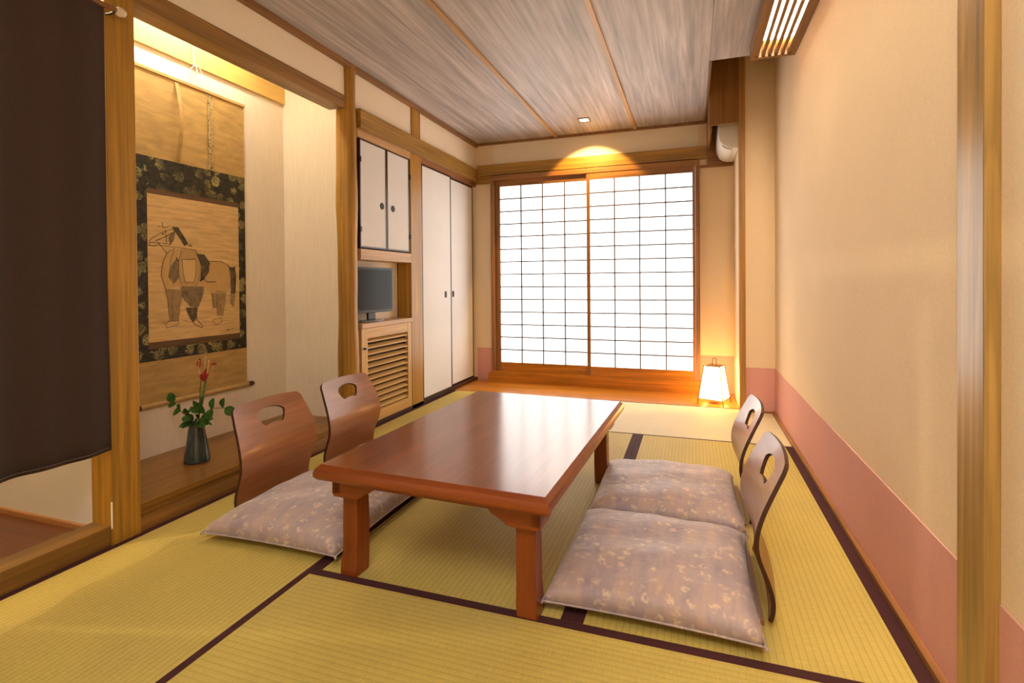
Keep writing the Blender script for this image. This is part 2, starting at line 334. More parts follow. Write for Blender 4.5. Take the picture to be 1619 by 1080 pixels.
struct(box('baseboard_pier', (2.441, 2.618), (4.038, 4.052), (-.03, .012), BROWN_X), 'thin wooden strip at the foot of the wall pier', 'baseboard')
# tokonoma floor
tk = struct(box('floor_tokonoma', (-.53, -.004), (1.39, 2.69), (.085, .11), TOKOFL, None, .004), 'glossy dark raised board floor of the scroll alcove', 'floor')
box('front_sill', (-.03, -.012), (1.39, 2.64), (.03, .085), TOKOFL, tk, .002); box('lower_sill', (-.03, -.002), (1.39, 2.64), (-.03, .060), wood('sill_wood', (150, 104, 50), 'y', rings=4), tk, .004)
struct(box('trim_17', (-.53, -.512), (1.39, 2.69), (2.172, 2.58), wood('valance_board', (220, 180, 98), 'y', contrast=.08, rough=.5)), 'yellow wooden board high on the alcove back wall', 'board')

# ------------------------------------------------------------------ window frame and shoji screens
wf = thing('window_1', 'brown wooden window frame holding two paper screens', 'window', (0, 4.64, 0), kind='structure')
box('frame_head', (.176, 2.13), (-.045, .02), (1.985, 2.03), BROWN_X, wf, .003); box('frame_jamb', (.176, .212), (-.045, .02), (.107, 1.985), BROWN_Z, wf, .002); box('frame_jamb', (2.094, 2.13), (-.045, .02), (.107, 1.985), BROWN_Z, wf, .002)
box('sill', (.14, 2.14), (-.05, .02), (.0, .085), FLOORW, wf, .004); box('sill_track', (.176, 2.13), (-.045, .02), (.085, .107), FLOORW, wf)
def shoji(x0, x1, sl, sr, y, label):
    t = thing('shoji_screen', label, 'screen', (x0, y, .107), group='paper screens in the window')
    w_, z0, z1 = x1-x0, .192-.107, 1.924-.107
    box('stile', (-sl, 0), (0, .028), (0, 1.878), BROWN_Z, t, .002); box('stile', (w_, w_+sr), (0, .028), (0, 1.878), BROWN_Z, t, .002)
    box('rail', (0, w_), (0, .028), (z1, 1.878), BROWN_X, t, .002); box('rail', (0, w_), (0, .028), (0, z0), FLOORW, t, .002)
    pw, ph = w_/4, (z1-z0)/14; k = .0055
    vb = hb = pn = None
    for i in range(1, 4):
        if vb is None: vb = box('lattice_bar', (-k, k), (.006, .02), (0, z1-z0), KUMIKO, t); vb.location = (i*pw, 0, z0)
        else: same('lattice_bar', vb, t, (i*pw, 0, z0))
    for j in range(1, 14):
        if hb is None: hb = box('lattice_bar', (0, w_), (.004, .018), (-k, k), KUMIKO, t); hb.location = (0, 0, z0+j*ph)
        else: same('lattice_bar', hb, t, (0, 0, z0+j*ph))
    for i in range(4):
        for j in range(14):
            if pn is None: pn = box('pane', (0, pw), (.0205, .022), (0, ph), SHOJI, t); pn.location = (0, 0, z0)
            else: same('pane', pn, t, (i*pw, 0, z0+j*ph))
    return t
shoji(.262, 1.134, .048, .03, 4.632, 'sliding paper lattice screen in the left half of the window')
shoji(1.166, 2.068, .032, .024, 4.602, 'sliding paper lattice screen in the right half, nearer the lantern')

# ------------------------------------------------------------------ tatami mats
def mat(x, y, m, label, borders):
    t = thing('tatami_mat', label, 'tatami mat', ((x[0]+x[1])/2, (y[0]+y[1])/2, -.031), group='tatami mats on the floor')
    dx, dy = (x[1]-x[0])/2, (y[1]-y[0])/2
    box('woven_mat', (-dx, dx), (-dy, dy), (0, .031), m, t)
    for side, wd in borders:
        bx = {'l': ((-dx, -dx+wd), (-dy, dy)), 'r': ((dx-wd, dx), (-dy, dy)), 'f': ((-dx, dx), (-dy, -dy+wd)), 'b': ((-dx, dx), (dy-wd, dy))}[side]
        box('cloth_border', *bx, (.031, .0322), BORDER, t)
mat((.002, .838), (.62, 2.37), TAT_Y, 'tatami mat along the scroll alcove, under the nearest wooden chair back', (('l', .026), ('r', .024)))
mat((.002, .838), (2.372, 4.12), TAT_Y, 'tatami mat along the foot of the closet doors', (('l', .026), ('r', .024)))
mat((.002, .838), (-1.3, .618), TAT_Y, 'tatami mat at the bottom left corner beside the curtain doorway', (('l', .026), ('r', .024)))
mat((.840, 1.732), (1.394, 3.25), TAT_Y, 'tatami mat mostly under the low table', (('l', .024), ('r', .032)))
mat((1.734, 2.616), (1.394, 3.25), TAT_Y, 'tatami mat beside the pink wall band under the right hand cushions', (('l', .032), ('r', .038)))
mat((.840, 2.616), (.50, 1.392), TAT_X, 'tatami mat across the foreground in front of the table', (('b', .03), ('r', .038)))
mat((.840, 2.616), (-1.3, .498), TAT_X, 'tatami mat under the viewer at the near edge', (('b', .03),))
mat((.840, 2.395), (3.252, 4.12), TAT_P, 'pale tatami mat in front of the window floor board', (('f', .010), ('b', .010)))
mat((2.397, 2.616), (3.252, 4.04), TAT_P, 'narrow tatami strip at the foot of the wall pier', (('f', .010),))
INK_FILLS = [('wash', [(1.886, 1.14), (1.966, 1.172), (2.046, 1.166), (2.138, 1.106), (2.212, 1.111), (2.254, 1.081), (2.263, 0.997), (2.234, 0.93), (2.135, 0.932), (2.093, 0.965), (1.963, 0.969), (1.877, 0.956), (1.858, 1.023), (1.867, 1.089)]), ('grey', [(1.877, 0.956), (1.957, 0.949), (1.962, 0.901), (1.947, 0.785), (1.898, 0.789), (1.889, 0.89)]), ('grey', [(2.135, 0.928), (2.234, 0.926), (2.225, 0.862), (2.211, 0.796), (2.176, 0.798), (2.17, 0.841), (2.146, 0.842)]), ('tan', [(1.966, 1.161), (2.046, 1.166), (2.075, 1.111), (2.07, 1.026), (2.043, 0.969), (1.963, 0.976), (1.946, 1.038), (1.951, 1.106)]), ('pale', [(1.968, 1.11), (2.045, 1.117), (2.048, 1.054), (2.036, 0.991), (1.986, 0.989), (1.974, 1.038)]), ('shade', [(1.94, 1.116), (1.952, 1.106), (1.949, 1.01), (1.921, 0.98), (1.894, 1.017), (1.902, 1.07)]), ('shade', [(1.963, 0.969), (2.093, 0.965), (2.088, 0.918), (2.06, 0.852), (2.012, 0.857), (1.976, 0.894), (1.962, 0.915)]), ('dark', [(2.049, 1.145), (2.099, 1.144), (2.131, 1.099), (2.125, 1.048), (2.097, 1.008), (2.07, 0.99), (2.079, 1.076)]), ('dark', [(1.912, 1.28), (1.95, 1.281), (1.977, 1.241), (2.006, 1.195), (1.982, 1.183), (1.966, 1.209), (1.939, 1.248)]), ('dark', [(2.254, 1.077), (2.293, 1.078), (2.303, 1.028), (2.295, 0.921), (2.264, 0.922), (2.264, 1.043)]), ('grey', [(2.26, 0.92), (2.295, 0.919), (2.281, 0.841), (2.259, 0.865)]), ('dark', [(1.983, 0.852), (2.053, 0.852), (2.048, 0.792), (2.022, 0.773), (2.0, 0.809)]), ('shade', [(1.911, 1.245), (1.933, 1.258), (1.923, 1.209), (1.904, 1.184), (1.896, 1.217)])]
INK_LINES = [(0.0031, [(1.799, 1.174), (1.802, 1.2), (1.819, 1.217), (1.864, 1.244), (1.911, 1.266), (1.932, 1.261), (1.924, 1.213), (1.904, 1.184), (1.887, 1.19), (1.85, 1.191), (1.831, 1.173), (1.799, 1.174)]), (0.00248, [(1.845, 1.275), (1.871, 1.275)]), (0.0031, [(1.865, 1.294), (1.871, 1.268), (1.905, 1.282)]), (0.0031, [(1.881, 1.259), (1.887, 1.193)]), (0.00372, [(1.831, 1.199), (1.884, 1.226), (1.932, 1.258)]), (0.0031, [(1.805, 1.189), (1.844, 1.192)]), (0.0031, [(1.844, 1.19), (1.866, 1.165), (1.886, 1.14), (1.903, 1.151)]), (0.00248, [(1.85, 1.177), (1.966, 1.172), (2.046, 1.166)]), (0.0031, [(1.886, 1.137), (1.865, 1.089), (1.856, 1.023), (1.867, 0.99), (1.877, 0.954)]), (0.00248, [(1.903, 1.151), (1.927, 1.166), (1.899, 1.077)]), (0.00248, [(1.968, 1.11), (1.974, 1.038), (1.985, 0.99), (2.036, 0.99), (2.048, 1.054), (2.045, 1.117), (1.968, 1.11)]), (0.00248, [(1.966, 1.161), (1.951, 1.106), (1.946, 1.038), (1.963, 0.976)]), (0.00248, [(2.046, 1.166), (2.075, 1.111), (2.07, 1.026), (2.043, 0.969)]), (0.0031, [(2.134, 1.106), (2.203, 1.109), (2.245, 1.088)]), (0.00558, [(2.245, 1.088), (2.262, 1.073), (2.298, 1.078)]), (0.00248, [(2.254, 1.066), (2.266, 0.998), (2.243, 0.937)]), (0.00434, [(2.089, 1.011), (2.112, 0.991), (2.169, 0.991)]), (0.00248, [(2.168, 0.938), (2.234, 0.93)]), (0.00248, [(1.877, 0.956), (1.889, 0.89), (1.898, 0.789)]), (0.00248, [(1.962, 0.942), (1.965, 0.87)]), (0.00186, [(1.912, 0.943), (1.913, 0.795)]), (0.00248, [(2.147, 0.928), (2.149, 0.844)]), (0.00248, [(2.172, 0.924), (2.171, 0.798)]), (0.0031, [(1.874, 0.771), (1.898, 0.786), (1.943, 0.786), (1.942, 0.765), (1.884, 0.753), (1.874, 0.764)]), (0.00248, [(1.861, 0.779), (1.898, 0.789)]), (0.00248, [(2.141, 0.771), (2.165, 0.747), (2.202, 0.759), (2.198, 0.782), (2.141, 0.778)]), (0.00372, [(2.022, 0.773), (2.048, 0.785), (2.082, 0.747), (2.078, 0.737), (2.04, 0.757), (2.022, 0.773)]), (0.00248, [(1.971, 0.784), (2.018, 0.773)]), (0.00186, [(1.965, 1.11), (2.045, 1.113)]), (0.00248, [(1.956, 0.97), (1.959, 0.942), (1.998, 0.928)]), (0.00496, [(2.235, 0.71), (2.253, 0.711)]), (0.0031, [(2.261, 0.714), (2.28, 0.715)]), (0.00558, [(2.006, 1.185), (2.017, 1.192), (2.025, 1.182)]), (0.00558, [(1.864, 1.235), (1.872, 1.239)]), (0.00558, [(1.937, 1.119), (1.944, 1.102)]), (0.00744, [(2.07, 0.997), (2.082, 1.008)])]
# ------------------------------------------------------------------ low table
def low_table():
    t = thing('low_table', 'reddish brown lacquered low table with bracketed legs', 'table', (1.310, 1.929, .0014), -.0371)
    hx, hy = .389, .591
    bm = bmesh.new(); loops = []
    for dz, o in ((.378, 0), (.3735, .004), (.366, .013), (.354, .018), (.340, .018), (.329, .010), (.324, .0)):
        loops.append([bm.verts.new((sx*(hx+o), sy*(hy+o), dz)) for sx, sy in ((-1, -1), (1, -1), (1, 1), (-1, 1))])
    for A, B in zip(loops, loops[1:]):
        for k in range(4): bm.faces.new((A[k], B[k], B[(k+1) % 4], A[(k+1) % 4]))
    f = bm.faces.new(loops[0]); f.material_index = 1; bm.faces.new(loops[-1][::-1]); bmesh.ops.recalc_face_normals(bm, faces=bm.faces)
    obj('tabletop', bm, [TABLE_X, TABLE_T], t, 25)
    for sx in (-1, 1):
        for sy in (-1, 1):
            bm = bmesh.new(); cx, cy = sx*(hx-.077), sy*(hy-.077); rings = []
            for z, hw, off in ((0, .033, .005), (.012, .033, .0047), (.04, .032, .003), (.09, .0305, .0005), (.16, .030, 0), (.266, .030, 0)):
                rings.append([bm.verts.new((cx+sx*off+a*hw, cy+sy*off+b*hw, z)) for a, b in ((-1, -1), (1, -1), (1, 1), (-1, 1))])
            for A, B in zip(rings, rings[1:]):
                for k in range(4): bm.faces.new((A[k], A[(k+1) % 4], B[(k+1) % 4], B[k]))
            bm.faces.new(rings[0][::-1]); bm.faces.new(rings[-1])
            bmesh.ops.bevel(bm, geom=[e for e in bm.edges if abs(e.verts[0].co.z-e.verts[1].co.z) > .005], offset=.003, segments=2, affect='EDGES')
            obj('leg', bm, TABLE_Z, t, 30)
            for ax in (0, 1):   # curved corner brackets along both edges
                out = [(0, .324), (0, .276), (.006, .266), (.090, .266), (.104, .270), (.118, .281), (.132, .288), (.150, .296), (.162, .308), (.168, .324)]
                bm = bmesh.new(); e0, o0 = (hx-.024, hy-.024) if ax == 0 else (hy-.024, hx-.024)
                s1, s2 = (sx, sy) if ax == 0 else (sy, sx)
                pts = [(s1*(e0-u), z) for u, z in out]; lo, hi = sorted((s2*o0, s2*(o0-.03)))
                bm_prism(bm, pts, lo, hi, 1-ax)
                obj('bracket', bm, TABLE_X, t)
    for sx in (-1, 1): box('apron', (sx*(hx-.05)-.009, sx*(hx-.05)+.009), (-hy+.17, hy-.17), (.300, .324), TABLE_X, t)
    for sy in (-1, 1): box('apron', (-hx+.17, hx-.17), (sy*(hy-.05)-.009, sy*(hy-.05)+.009), (.300, .324), TABLE_X, t)
    return t
low_table()

# ------------------------------------------------------------------ legless chairs (face local +x)
PROF = [(0, .012), (-.012, .045), (-.010, .09), (.006, .14), (.024, .185), (.032, .225), (.029, .27), (.014, .32), (-.010, .375), (-.034, .425), (-.052, .465)]
def prof(z):
    for (x0, z0), (x1, z1) in zip(PROF, PROF[1:]):
        if z <= z1: break
    t = min(1, max(0, (z-z0)/(z1-z0))); t2 = t
    return x0 + (x1-x0)*t2
def sprof(z): return (prof(z-.02)+2*prof(z)+prof(z+.02))/4 if .03 < z < .445 else prof(z)
def legless_chair():
    t = thing('legless_chair', '', 'chair')
    bm = bmesh.new()
    right = [(.200, .020), (.206, .07), (.206, .13), (.210, .18), (.216, .23), (.217, .275), (.211, .33), (.203, .38), (.194, .42)]
    for k in range(1, 7):
        a = k*pi/2/6; right.append((.158+.036*cos(a), .422+.032*sin(a)))
    top = [(.10, .4575), (.0, .460), (-.10, .4575)]
    outl = right + top + [(-y, z) for y, z in right[::-1]]
    hole = []
    for k in range(9):
        a = R(28 + 124*k/8); hole.append((.078*cos(a)/cos(R(28)), .372+.026+.022*(sin(a)-sin(R(28)))/(1-sin(R(28)))))
    hole += [(-.076, .384), (-.062, .358), (-.048, .346)] + [(-.024, .350), (0, .352), (.024, .350)] + [(.048, .346), (.062, .358), (.076, .384)]
    def loop(pts):
        vs = [bm.verts.new((0, y, z)) for y, z in pts]
        return [bm.edges.new((vs[i], vs[(i+1) % len(vs)])) for i in range(len(vs))]
    ed = loop(outl) + loop(hole)
    bmesh.ops.triangle_fill(bm, edges=ed, use_beauty=True, use_dissolve=False)
    for i in range(1, 46): bmesh.ops.bisect_plane(bm, geom=bm.verts[:]+bm.edges[:]+bm.faces[:], plane_co=(0, 0, i*.0102), plane_no=(0, 0, 1))
    for i in range(-8, 9): bmesh.ops.bisect_plane(bm, geom=bm.verts[:]+bm.edges[:]+bm.faces[:], plane_co=(0, i*.025, 0), plane_no=(0, 1, 0))
    bmesh.ops.remove_doubles(bm, verts=bm.verts, dist=.0004)
    for v in bm.verts: v.co.x = sprof(v.co.z) + .38*v.co.y**2
    bmesh.ops.recalc_face_normals(bm, faces=bm.faces)
    fs = bm.faces[:]
    if sum(f.normal.x for f in fs) < 0: bmesh.ops.reverse_faces(bm, faces=fs)
    front = set(fs)
    g = bmesh.ops.solidify(bm, geom=fs, thickness=.012)
    bm.normal_update()
    for f in bm.faces:
        if abs(f.normal.x) < .55: f.material_index = 1
    obj('backrest', bm, [CHAIRW, CHAIRE], t, 40)
    bm = bmesh.new(); pts = []
    for k in range(7): a = pi/2*k/6; pts.append((.33+.06*sin(a), .145+.06*cos(a)))
    sp = [(.022, .195)] + pts + [(x, -y) for x, y in pts[::-1]] + [(.022, -.195)]
    bm_prism(bm, sp, .001, .013, 2); obj('seat', bm, CHAIRW, t)
    return t
def cushion_mesh(seed):
    rnd = random.Random(seed); N = 34; bm = bmesh.new(); top = {}; bot = {}
    ph = [rnd.uniform(0, 6.28) for _ in range(8)]
    def f(a): return 1-abs(a)**2.6
    for i in range(N+1):
        for j in range(N+1):
            u = -1+2*i/N; v = -1+2*j/N; u2 = sin(u*pi/2)*.35+u*.65; v2 = sin(v*pi/2)*.35+v*.65
            pinch = 1-.035*(1-v2*v2)*abs(u2)**3; pin2 = 1-.035*(1-u2*u2)*abs(v2)**3
            x, y = .30*u2*pinch, .295*v2*pin2
            e = max(0, f(u2)*f(v2)); h = e**.30
            zt = .020 + .080*h*(1-.10*math.exp(-(x*x+y*y)/.004)) + .0035*h*(sin(9*x*3+ph[0]+3*y)+sin(31*y+ph[1]-8*x)) + .0022*sin(70*x+30*y+ph[2])*h*(1-h)*2
            zb = .020 - .0085*min(1, e*6)
            top[i, j] = bm.verts.new((x, y, zt+.0))
            bot[i, j] = top[i, j] if i in (0, N) or j in (0, N) else bm.verts.new((x, y, zb))
    for i in range(N):
        for j in range(N):
            bm.faces.new((top[i, j], top[i+1, j], top[i+1, j+1], top[i, j+1])); q = (bot[i, j], bot[i, j+1], bot[i+1, j+1], bot[i+1, j])
            bm.faces.new(q)
    edge = [top[i, 0].co.copy() for i in range(N)] + [top[N, j].co.copy() for j in range(N)] + [top[i, N].co.copy() for i in range(N, 0, -1)] + [top[0, j].co.copy() for j in range(N, 0, -1)]
    return bm, edge
def floor_cushion(loc, rz, seed, label):
    t = thing('floor_cushion', label, 'cushion', loc, rz, 'mauve floor cushions around the low table')
    bm, edge = cushion_mesh(seed); obj('cover', bm, CUSH, t, 180)
    bm = bmesh.new(); bm_tube(bm, edge+[edge[0]], .0032, 6, False); obj('seam_piping', bm, CUSH, t, 180)
    bm = bmesh.new(); bm_lathe(bm, [(.004, 0), (.011, .002), (.012, .004), (.006, .007)], 10); obj('centre_tuft', bm, CUSH, t, 60, (0, 0, .086))
    for sx, sy in ((1, 1), (1, -1), (-1, 1), (-1, -1)):
        bm = bmesh.new(); bm_tube(bm, [(sx*.297, sy*.292, .020), (sx*.301, sy*.296, .017), (sx*.304, sy*.299, .013)], [.004, .005, .003], 6); obj('corner_tassel', bm, CUSH, t, 60)
    return t
ch0 = legless_chair()
CH = [((.262, 1.795, 0), 0, 'curved wooden legless chair back nearest the flower vase'), ((.262, 2.325, 0), 0, 'curved wooden legless chair back in front of the round log post'),
      ((2.275, 1.735, 0), pi, 'curved wooden legless chair nearest the viewer on the pink wall side'), ((2.285, 2.335, 0), pi, 'curved wooden legless chair on the pink wall side nearer the lantern')]
for i, (loc, rz, lab) in enumerate(CH):
    c = ch0 if i == 0 else copy_tree(ch0)
    c.location = loc; c.rotation_euler = (0, 0, rz); c['label'] = lab; c['group'] = 'legless chairs around the low table'
floor_cushion((.586, 1.715, .013), .02, 1, 'mauve floor cushion at the left, partly hidden by the near table leg')
floor_cushion((.590, 2.315, .013), -.01, 2, 'mauve floor cushion almost hidden behind the table top on the left')
floor_cushion((1.945, 1.700, .013), -.015, 3, 'mauve patterned floor cushion nearest the viewer on the right')
floor_cushion((1.950, 2.295, .013), .02, 4, 'mauve patterned floor cushion on the right beside the far table leg')

# ------------------------------------------------------------------ floor lantern
def lantern():
    t = thing('floor_lantern', 'glowing paper floor lantern with thin dark frame on the window board', 'lantern', (2.228, 4.264, .002), R(-20))
    zb, zt, hb, ht = .042, .300, .091, .062; h0 = .100
    def hw(z): return h0 + (ht-h0)*z/zt
    for sx, sy in ((1, 1), (1, -1), (-1, 1), (-1, -1)):
        bm = bmesh.new(); bm_tube(bm, [(sx*h0, sy*h0, 0), (sx*ht, sy*ht, zt+.004)], .0036, 4); obj('leg', bm, BLACK, t)
    for z, in ((zb,), (zt,)):
        h = hw(z)
        for a in range(4):
            c, s = cos(a*pi/2), sin(a*pi/2); bm = bmesh.new(); bm_tube(bm, [(c*h+s*h, s*h-c*h, z), (c*h-s*h, s*h+c*h, z)], .003, 4); obj('frame_bar', bm, BLACK, t)
    for a in range(4):
        c, s = cos(a*pi/2), sin(a*pi/2); bm = bmesh.new(); q = []
        for z, sg in ((zb, -1), (zb, 1), (zt, 1), (zt, -1)):
            h = hw(z)-.0035; q.append(bm.verts.new((c*h-s*h*sg, s*h+c*h*sg, z)))
        f = bm.faces.new(q); bmesh.ops.solidify(bm, geom=[f], thickness=.001); obj('paper_panel', bm, LANTP, t)
    box('base_plate', (-.055, .055), (-.055, .055), (.024, .034), BROWN_X, t, .002); box('top_plate', (-ht+.004, ht-.004), (-ht+.004, ht-.004), (zt-.004, zt), BROWN_X, t)
    bm = bmesh.new(); bm_tube(bm, [(-.014, 0, zt), (-.014, 0, zt+.05), (-.010, 0, zt+.056), (.012, 0, zt+.060), (.016, 0, zt+.056), (.016, 0, zt)], .0026, 6); obj('handle', bm, BLACK, t, 50)
lantern()

# ------------------------------------------------------------------ hanging scroll
def scroll():
    t = thing('hanging_scroll', 'hanging scroll with an ink painting of a horse and man in the alcove', 'scroll', (-.529, 2.057, 0))
    L = .314
    def sheet(name, y0, y1, z0, z1, x, mat, par=None, th=.0015, bow=0):
        bm = bmesh.new(); n = 16; A = []
        for i in range(n+1):
            z = z0+(z1-z0)*i/n; b = bow*sin(pi*i/n)
            A.append([bm.verts.new((x+b, y0, z)), bm.verts.new((x+b, y1, z)), bm.verts.new((x+b+th, y1, z)), bm.verts.new((x+b+th, y0, z))])
        for a, b in zip(A, A[1:]):
            for k in range(4): bm.faces.new((a[k], a[(k+1) % 4], b[(k+1) % 4], b[k]))
        bm.faces.new(A[0]); bm.faces.new(A[-1][::-1]); bmesh.ops.recalc_face_normals(bm, faces=bm.faces)
        return obj(name, bm, mat, par or t)
    sheet('upper_mount', -L, L, 1.622, 2.056, .006, SCROLLP); sheet('lower_mount', -L, L, .378, .590, .006, SCROLLP)
    br = sheet('brocade_border', -L, L, .590, 1.622, .006, BROC)
    p = sheet('painting', -.265, .265, .686, 1.436, .0082, PAINTP, br, .001)
    sheet('brown_strip', -.267, .267, 1.436, 1.462, .0078, STRIPP, br); sheet('brown_strip', -.267, .267, .652, .686, .0078, STRIPP, br)
    zx = .0096
    for k, (m, pts) in enumerate(INK_FILLS):
        bm = bmesh.new(); vs = [bm.verts.new((zx+k*.00006, y-2.057, z)) for y, z in pts]
        es = [bm.edges.new((vs[i], vs[(i+1) % len(vs)])) for i in range(len(vs))]; bmesh.ops.triangle_fill(bm, edges=es, use_beauty=True); obj('ink_wash', bm, INKM[m], br)
    bm = bmesh.new()
    for w_, pts in INK_LINES:
        P = [Vector((zx+.0011, y-2.057, z)) for y, z in pts]
        for i, (a, b) in enumerate(zip(P, P[1:])):
            d = (b-a).normalized(); nn = Vector((0, -d.z, d.y))*w_*.5; a2, b2 = a-d*w_*.3, b+d*w_*.3
            bm.faces.new([bm.verts.new(a2+nn), bm.verts.new(a2-nn), bm.verts.new(b2-nn*.7), bm.verts.new(b2+nn*.7)])
    obj('ink_lines', bm, INKM['line'], br)
    sheet('hanging_strip', -.117, -.097, 1.622, 2.046, .010, SCROLLP, None, .001, .035)
    s2 = sheet('hanging_strip', .072, .100, 1.622, 2.046, .010, RIBBON, None, .001, .003)
    s2['label'] = 'patterned ribbon strip'
    box('top_bar', (.004, .016), (-L-.004, L+.004), (2.05, 2.066), SCROLLP, t, .003)
    bm = bmesh.new(); bm_tube(bm, [(.014, -L-.002, .368), (.014, L+.002, .368)], .013, 12); rl = obj('roller', bm, SCROLLP, t, 50)
    for s in (-1, 1):
        bm = bmesh.new(); bm_tube(bm, [(.014, s*(L+.002), .368), (.014, s*(L+.03), .368), (.014, s*(L+.042), .368)], [.014, .015, .010], 12); obj('roller_knob', bm, DARKW, rl, 50)
    bm = bmesh.new(); bm_tube(bm, [(.016, -.09, 2.066), (.024, -.01, 2.175), (.024, .01, 2.175), (.016, .10, 2.066)], .0022, 6); obj('hanging_cord', bm, CORD, t)
    bm = bmesh.new(); bm_tube(bm, [(.024, -.018, 2.165), (.026, -.02, 2.33)], .0035, 6); bm_tube(bm, [(.026, -.02, 2.175), (.030, -.006, 2.16), (.026, .004, 2.11)], .003, 6); obj('hook_cord', bm, CORD, t)
scroll()

# ------------------------------------------------------------------ vase and flowers
VX, VY = -.245, 1.822
bm = bmesh.new(); bm_lathe(bm, [(.052, 0), (.056, .004), (.057, .010), (.050, .06), (.042, .115), (.035, .165), (.0335, .185), (.036, .192), (.033, .194), (.029, .185), (.034, .14), (.044, .06), (.048, .015)], 32)
tag(obj('flower_vase', bm, GLAZE, None, 50, (VX, VY, .11)), 'dark green glazed tapering vase on the alcove board', 'vase')
def leaf(bm, base, d, n, L_, wd, curl=.15):
    d = Vector(d).normalized(); n = Vector(n).normalized(); s = d.cross(n).normalized(); n = s.cross(d); prev = None
    for i in range(6):
        t = i/5; w_ = wd*math.sin(pi*min(1, t*.92+.04))**.8*.5; c = Vector(base)+d*L_*t - n*L_*curl*t*t
        r = (bm.verts.new(c-s*w_+n*w_*.3), bm.verts.new(c), bm.verts.new(c+s*w_+n*w_*.3))
        if prev:
            bm.faces.new((prev[0], prev[1], r[1], r[0])); bm.faces.new((prev[1], prev[2], r[2], r[1]))
        prev = r
def branch(name, label, path, leaves, mat=TWIG, r=.0028):
    t = thing(name, label, 'branch', (VX, VY, .27), group='sprigs in the green vase'); bm = bmesh.new()
    bm_tube(bm, path, [r*(1-.5*i/(len(path)-1)) for i in range(len(path))], 6); obj('stem', bm, mat, t, 60)
    for b, d, n, L_, wd in leaves:
        bm = bmesh.new(); leaf(bm, b, d, n, L_, wd); bmesh.ops.solidify(bm, geom=bm.faces[:], thickness=.0008); obj('leaf', bm, LEAF, t, 60)
    return t
rl_ = random.Random(5)
def rn(a=1): return rl_.uniform(-a, a)
lv = [((-.135, -.01, .125), (-.5, -.2, .9), (.3, -.9, .3), .05, .045), ((-.13, -.01, .11), (-.9, 0, .1), (.2, -.9, .5), .045, .040), ((-.10, -.005, .08), (-.9, -.2, -.2), (0, -.8, .6), .045, .042), ((-.105, -.005, .085), (.2, -.3, .9), (0, -.9, .2), .035, .03),
      ((-.05, -.01, .075), (.8, -.3, .4), (0, -.7, .7), .04, .035), ((-.045, -.01, .07), (.1, -.5, .8), (.2, -.8, .1), .036, .032), ((-.02, -.01, .05), (-.8, -.4, .0), (0, -.6, .8), .04, .036)]
branch('leafy_branch', 'twig with green leaves leaning left from the vase', [(0.005, 0, -.1), (-.01, 0, .0), (-.04, -.005, .05), (-.09, -.006, .075), (-.14, -.01, .13)], lv)
branch('leafy_branch', 'twig with green leaves reaching right toward the chair back', [(0, 0, -.1), (.01, 0, .01), (.06, -.005, .08), (.11, -.008, .11), (.20, -.012, .118)],
       [((.20, -.012, .118), (.9, -.1, -.3), (0, -.8, .6), .07, .045), ((.18, -.01, .118), (.3, -.2, .9), (0, -.9, .3), .05, .04), ((.11, -.008, .105), (.2, -.1, .9), (0, -.9, .2), .055, .04), ((.09, -.006, .10), (.6, -.4, -.6), (0, -.8, .5), .05, .05), ((.06, -.004, .08), (.5, -.3, -.7), (0, -.8, .4), .06, .06), ((.055, -.004, .08), (-.2, -.4, .8), (0, -.9, .2), .06, .055), ((.04, -.003, .05), (.7, -.5, -.3), (0, -.7, .6), .06, .055), ((.03, 0, .04), (.3, -.6, .6), (0, -.7, .2), .055, .05)])
cl = [((.025*cos(a), .025*sin(a), .030), (cos(a), sin(a)-.3, rn(.4)), (rn(.2), -.5, .8), .045+rn(.008), .036) for a in [i*.63 for i in range(10)]]
cl += [((rn(.02), rn(.02)-.01, .035+abs(rn(.02))), (rn(), -.6, .5+rn(.4)), (rn(.4), -.6, .5), .042, .036) for i in range(7)]
branch('leafy_sprig', 'cluster of small green leaves filling the mouth of the vase', [(0, 0, -.1), (0, -.004, .03)], cl, STEM)
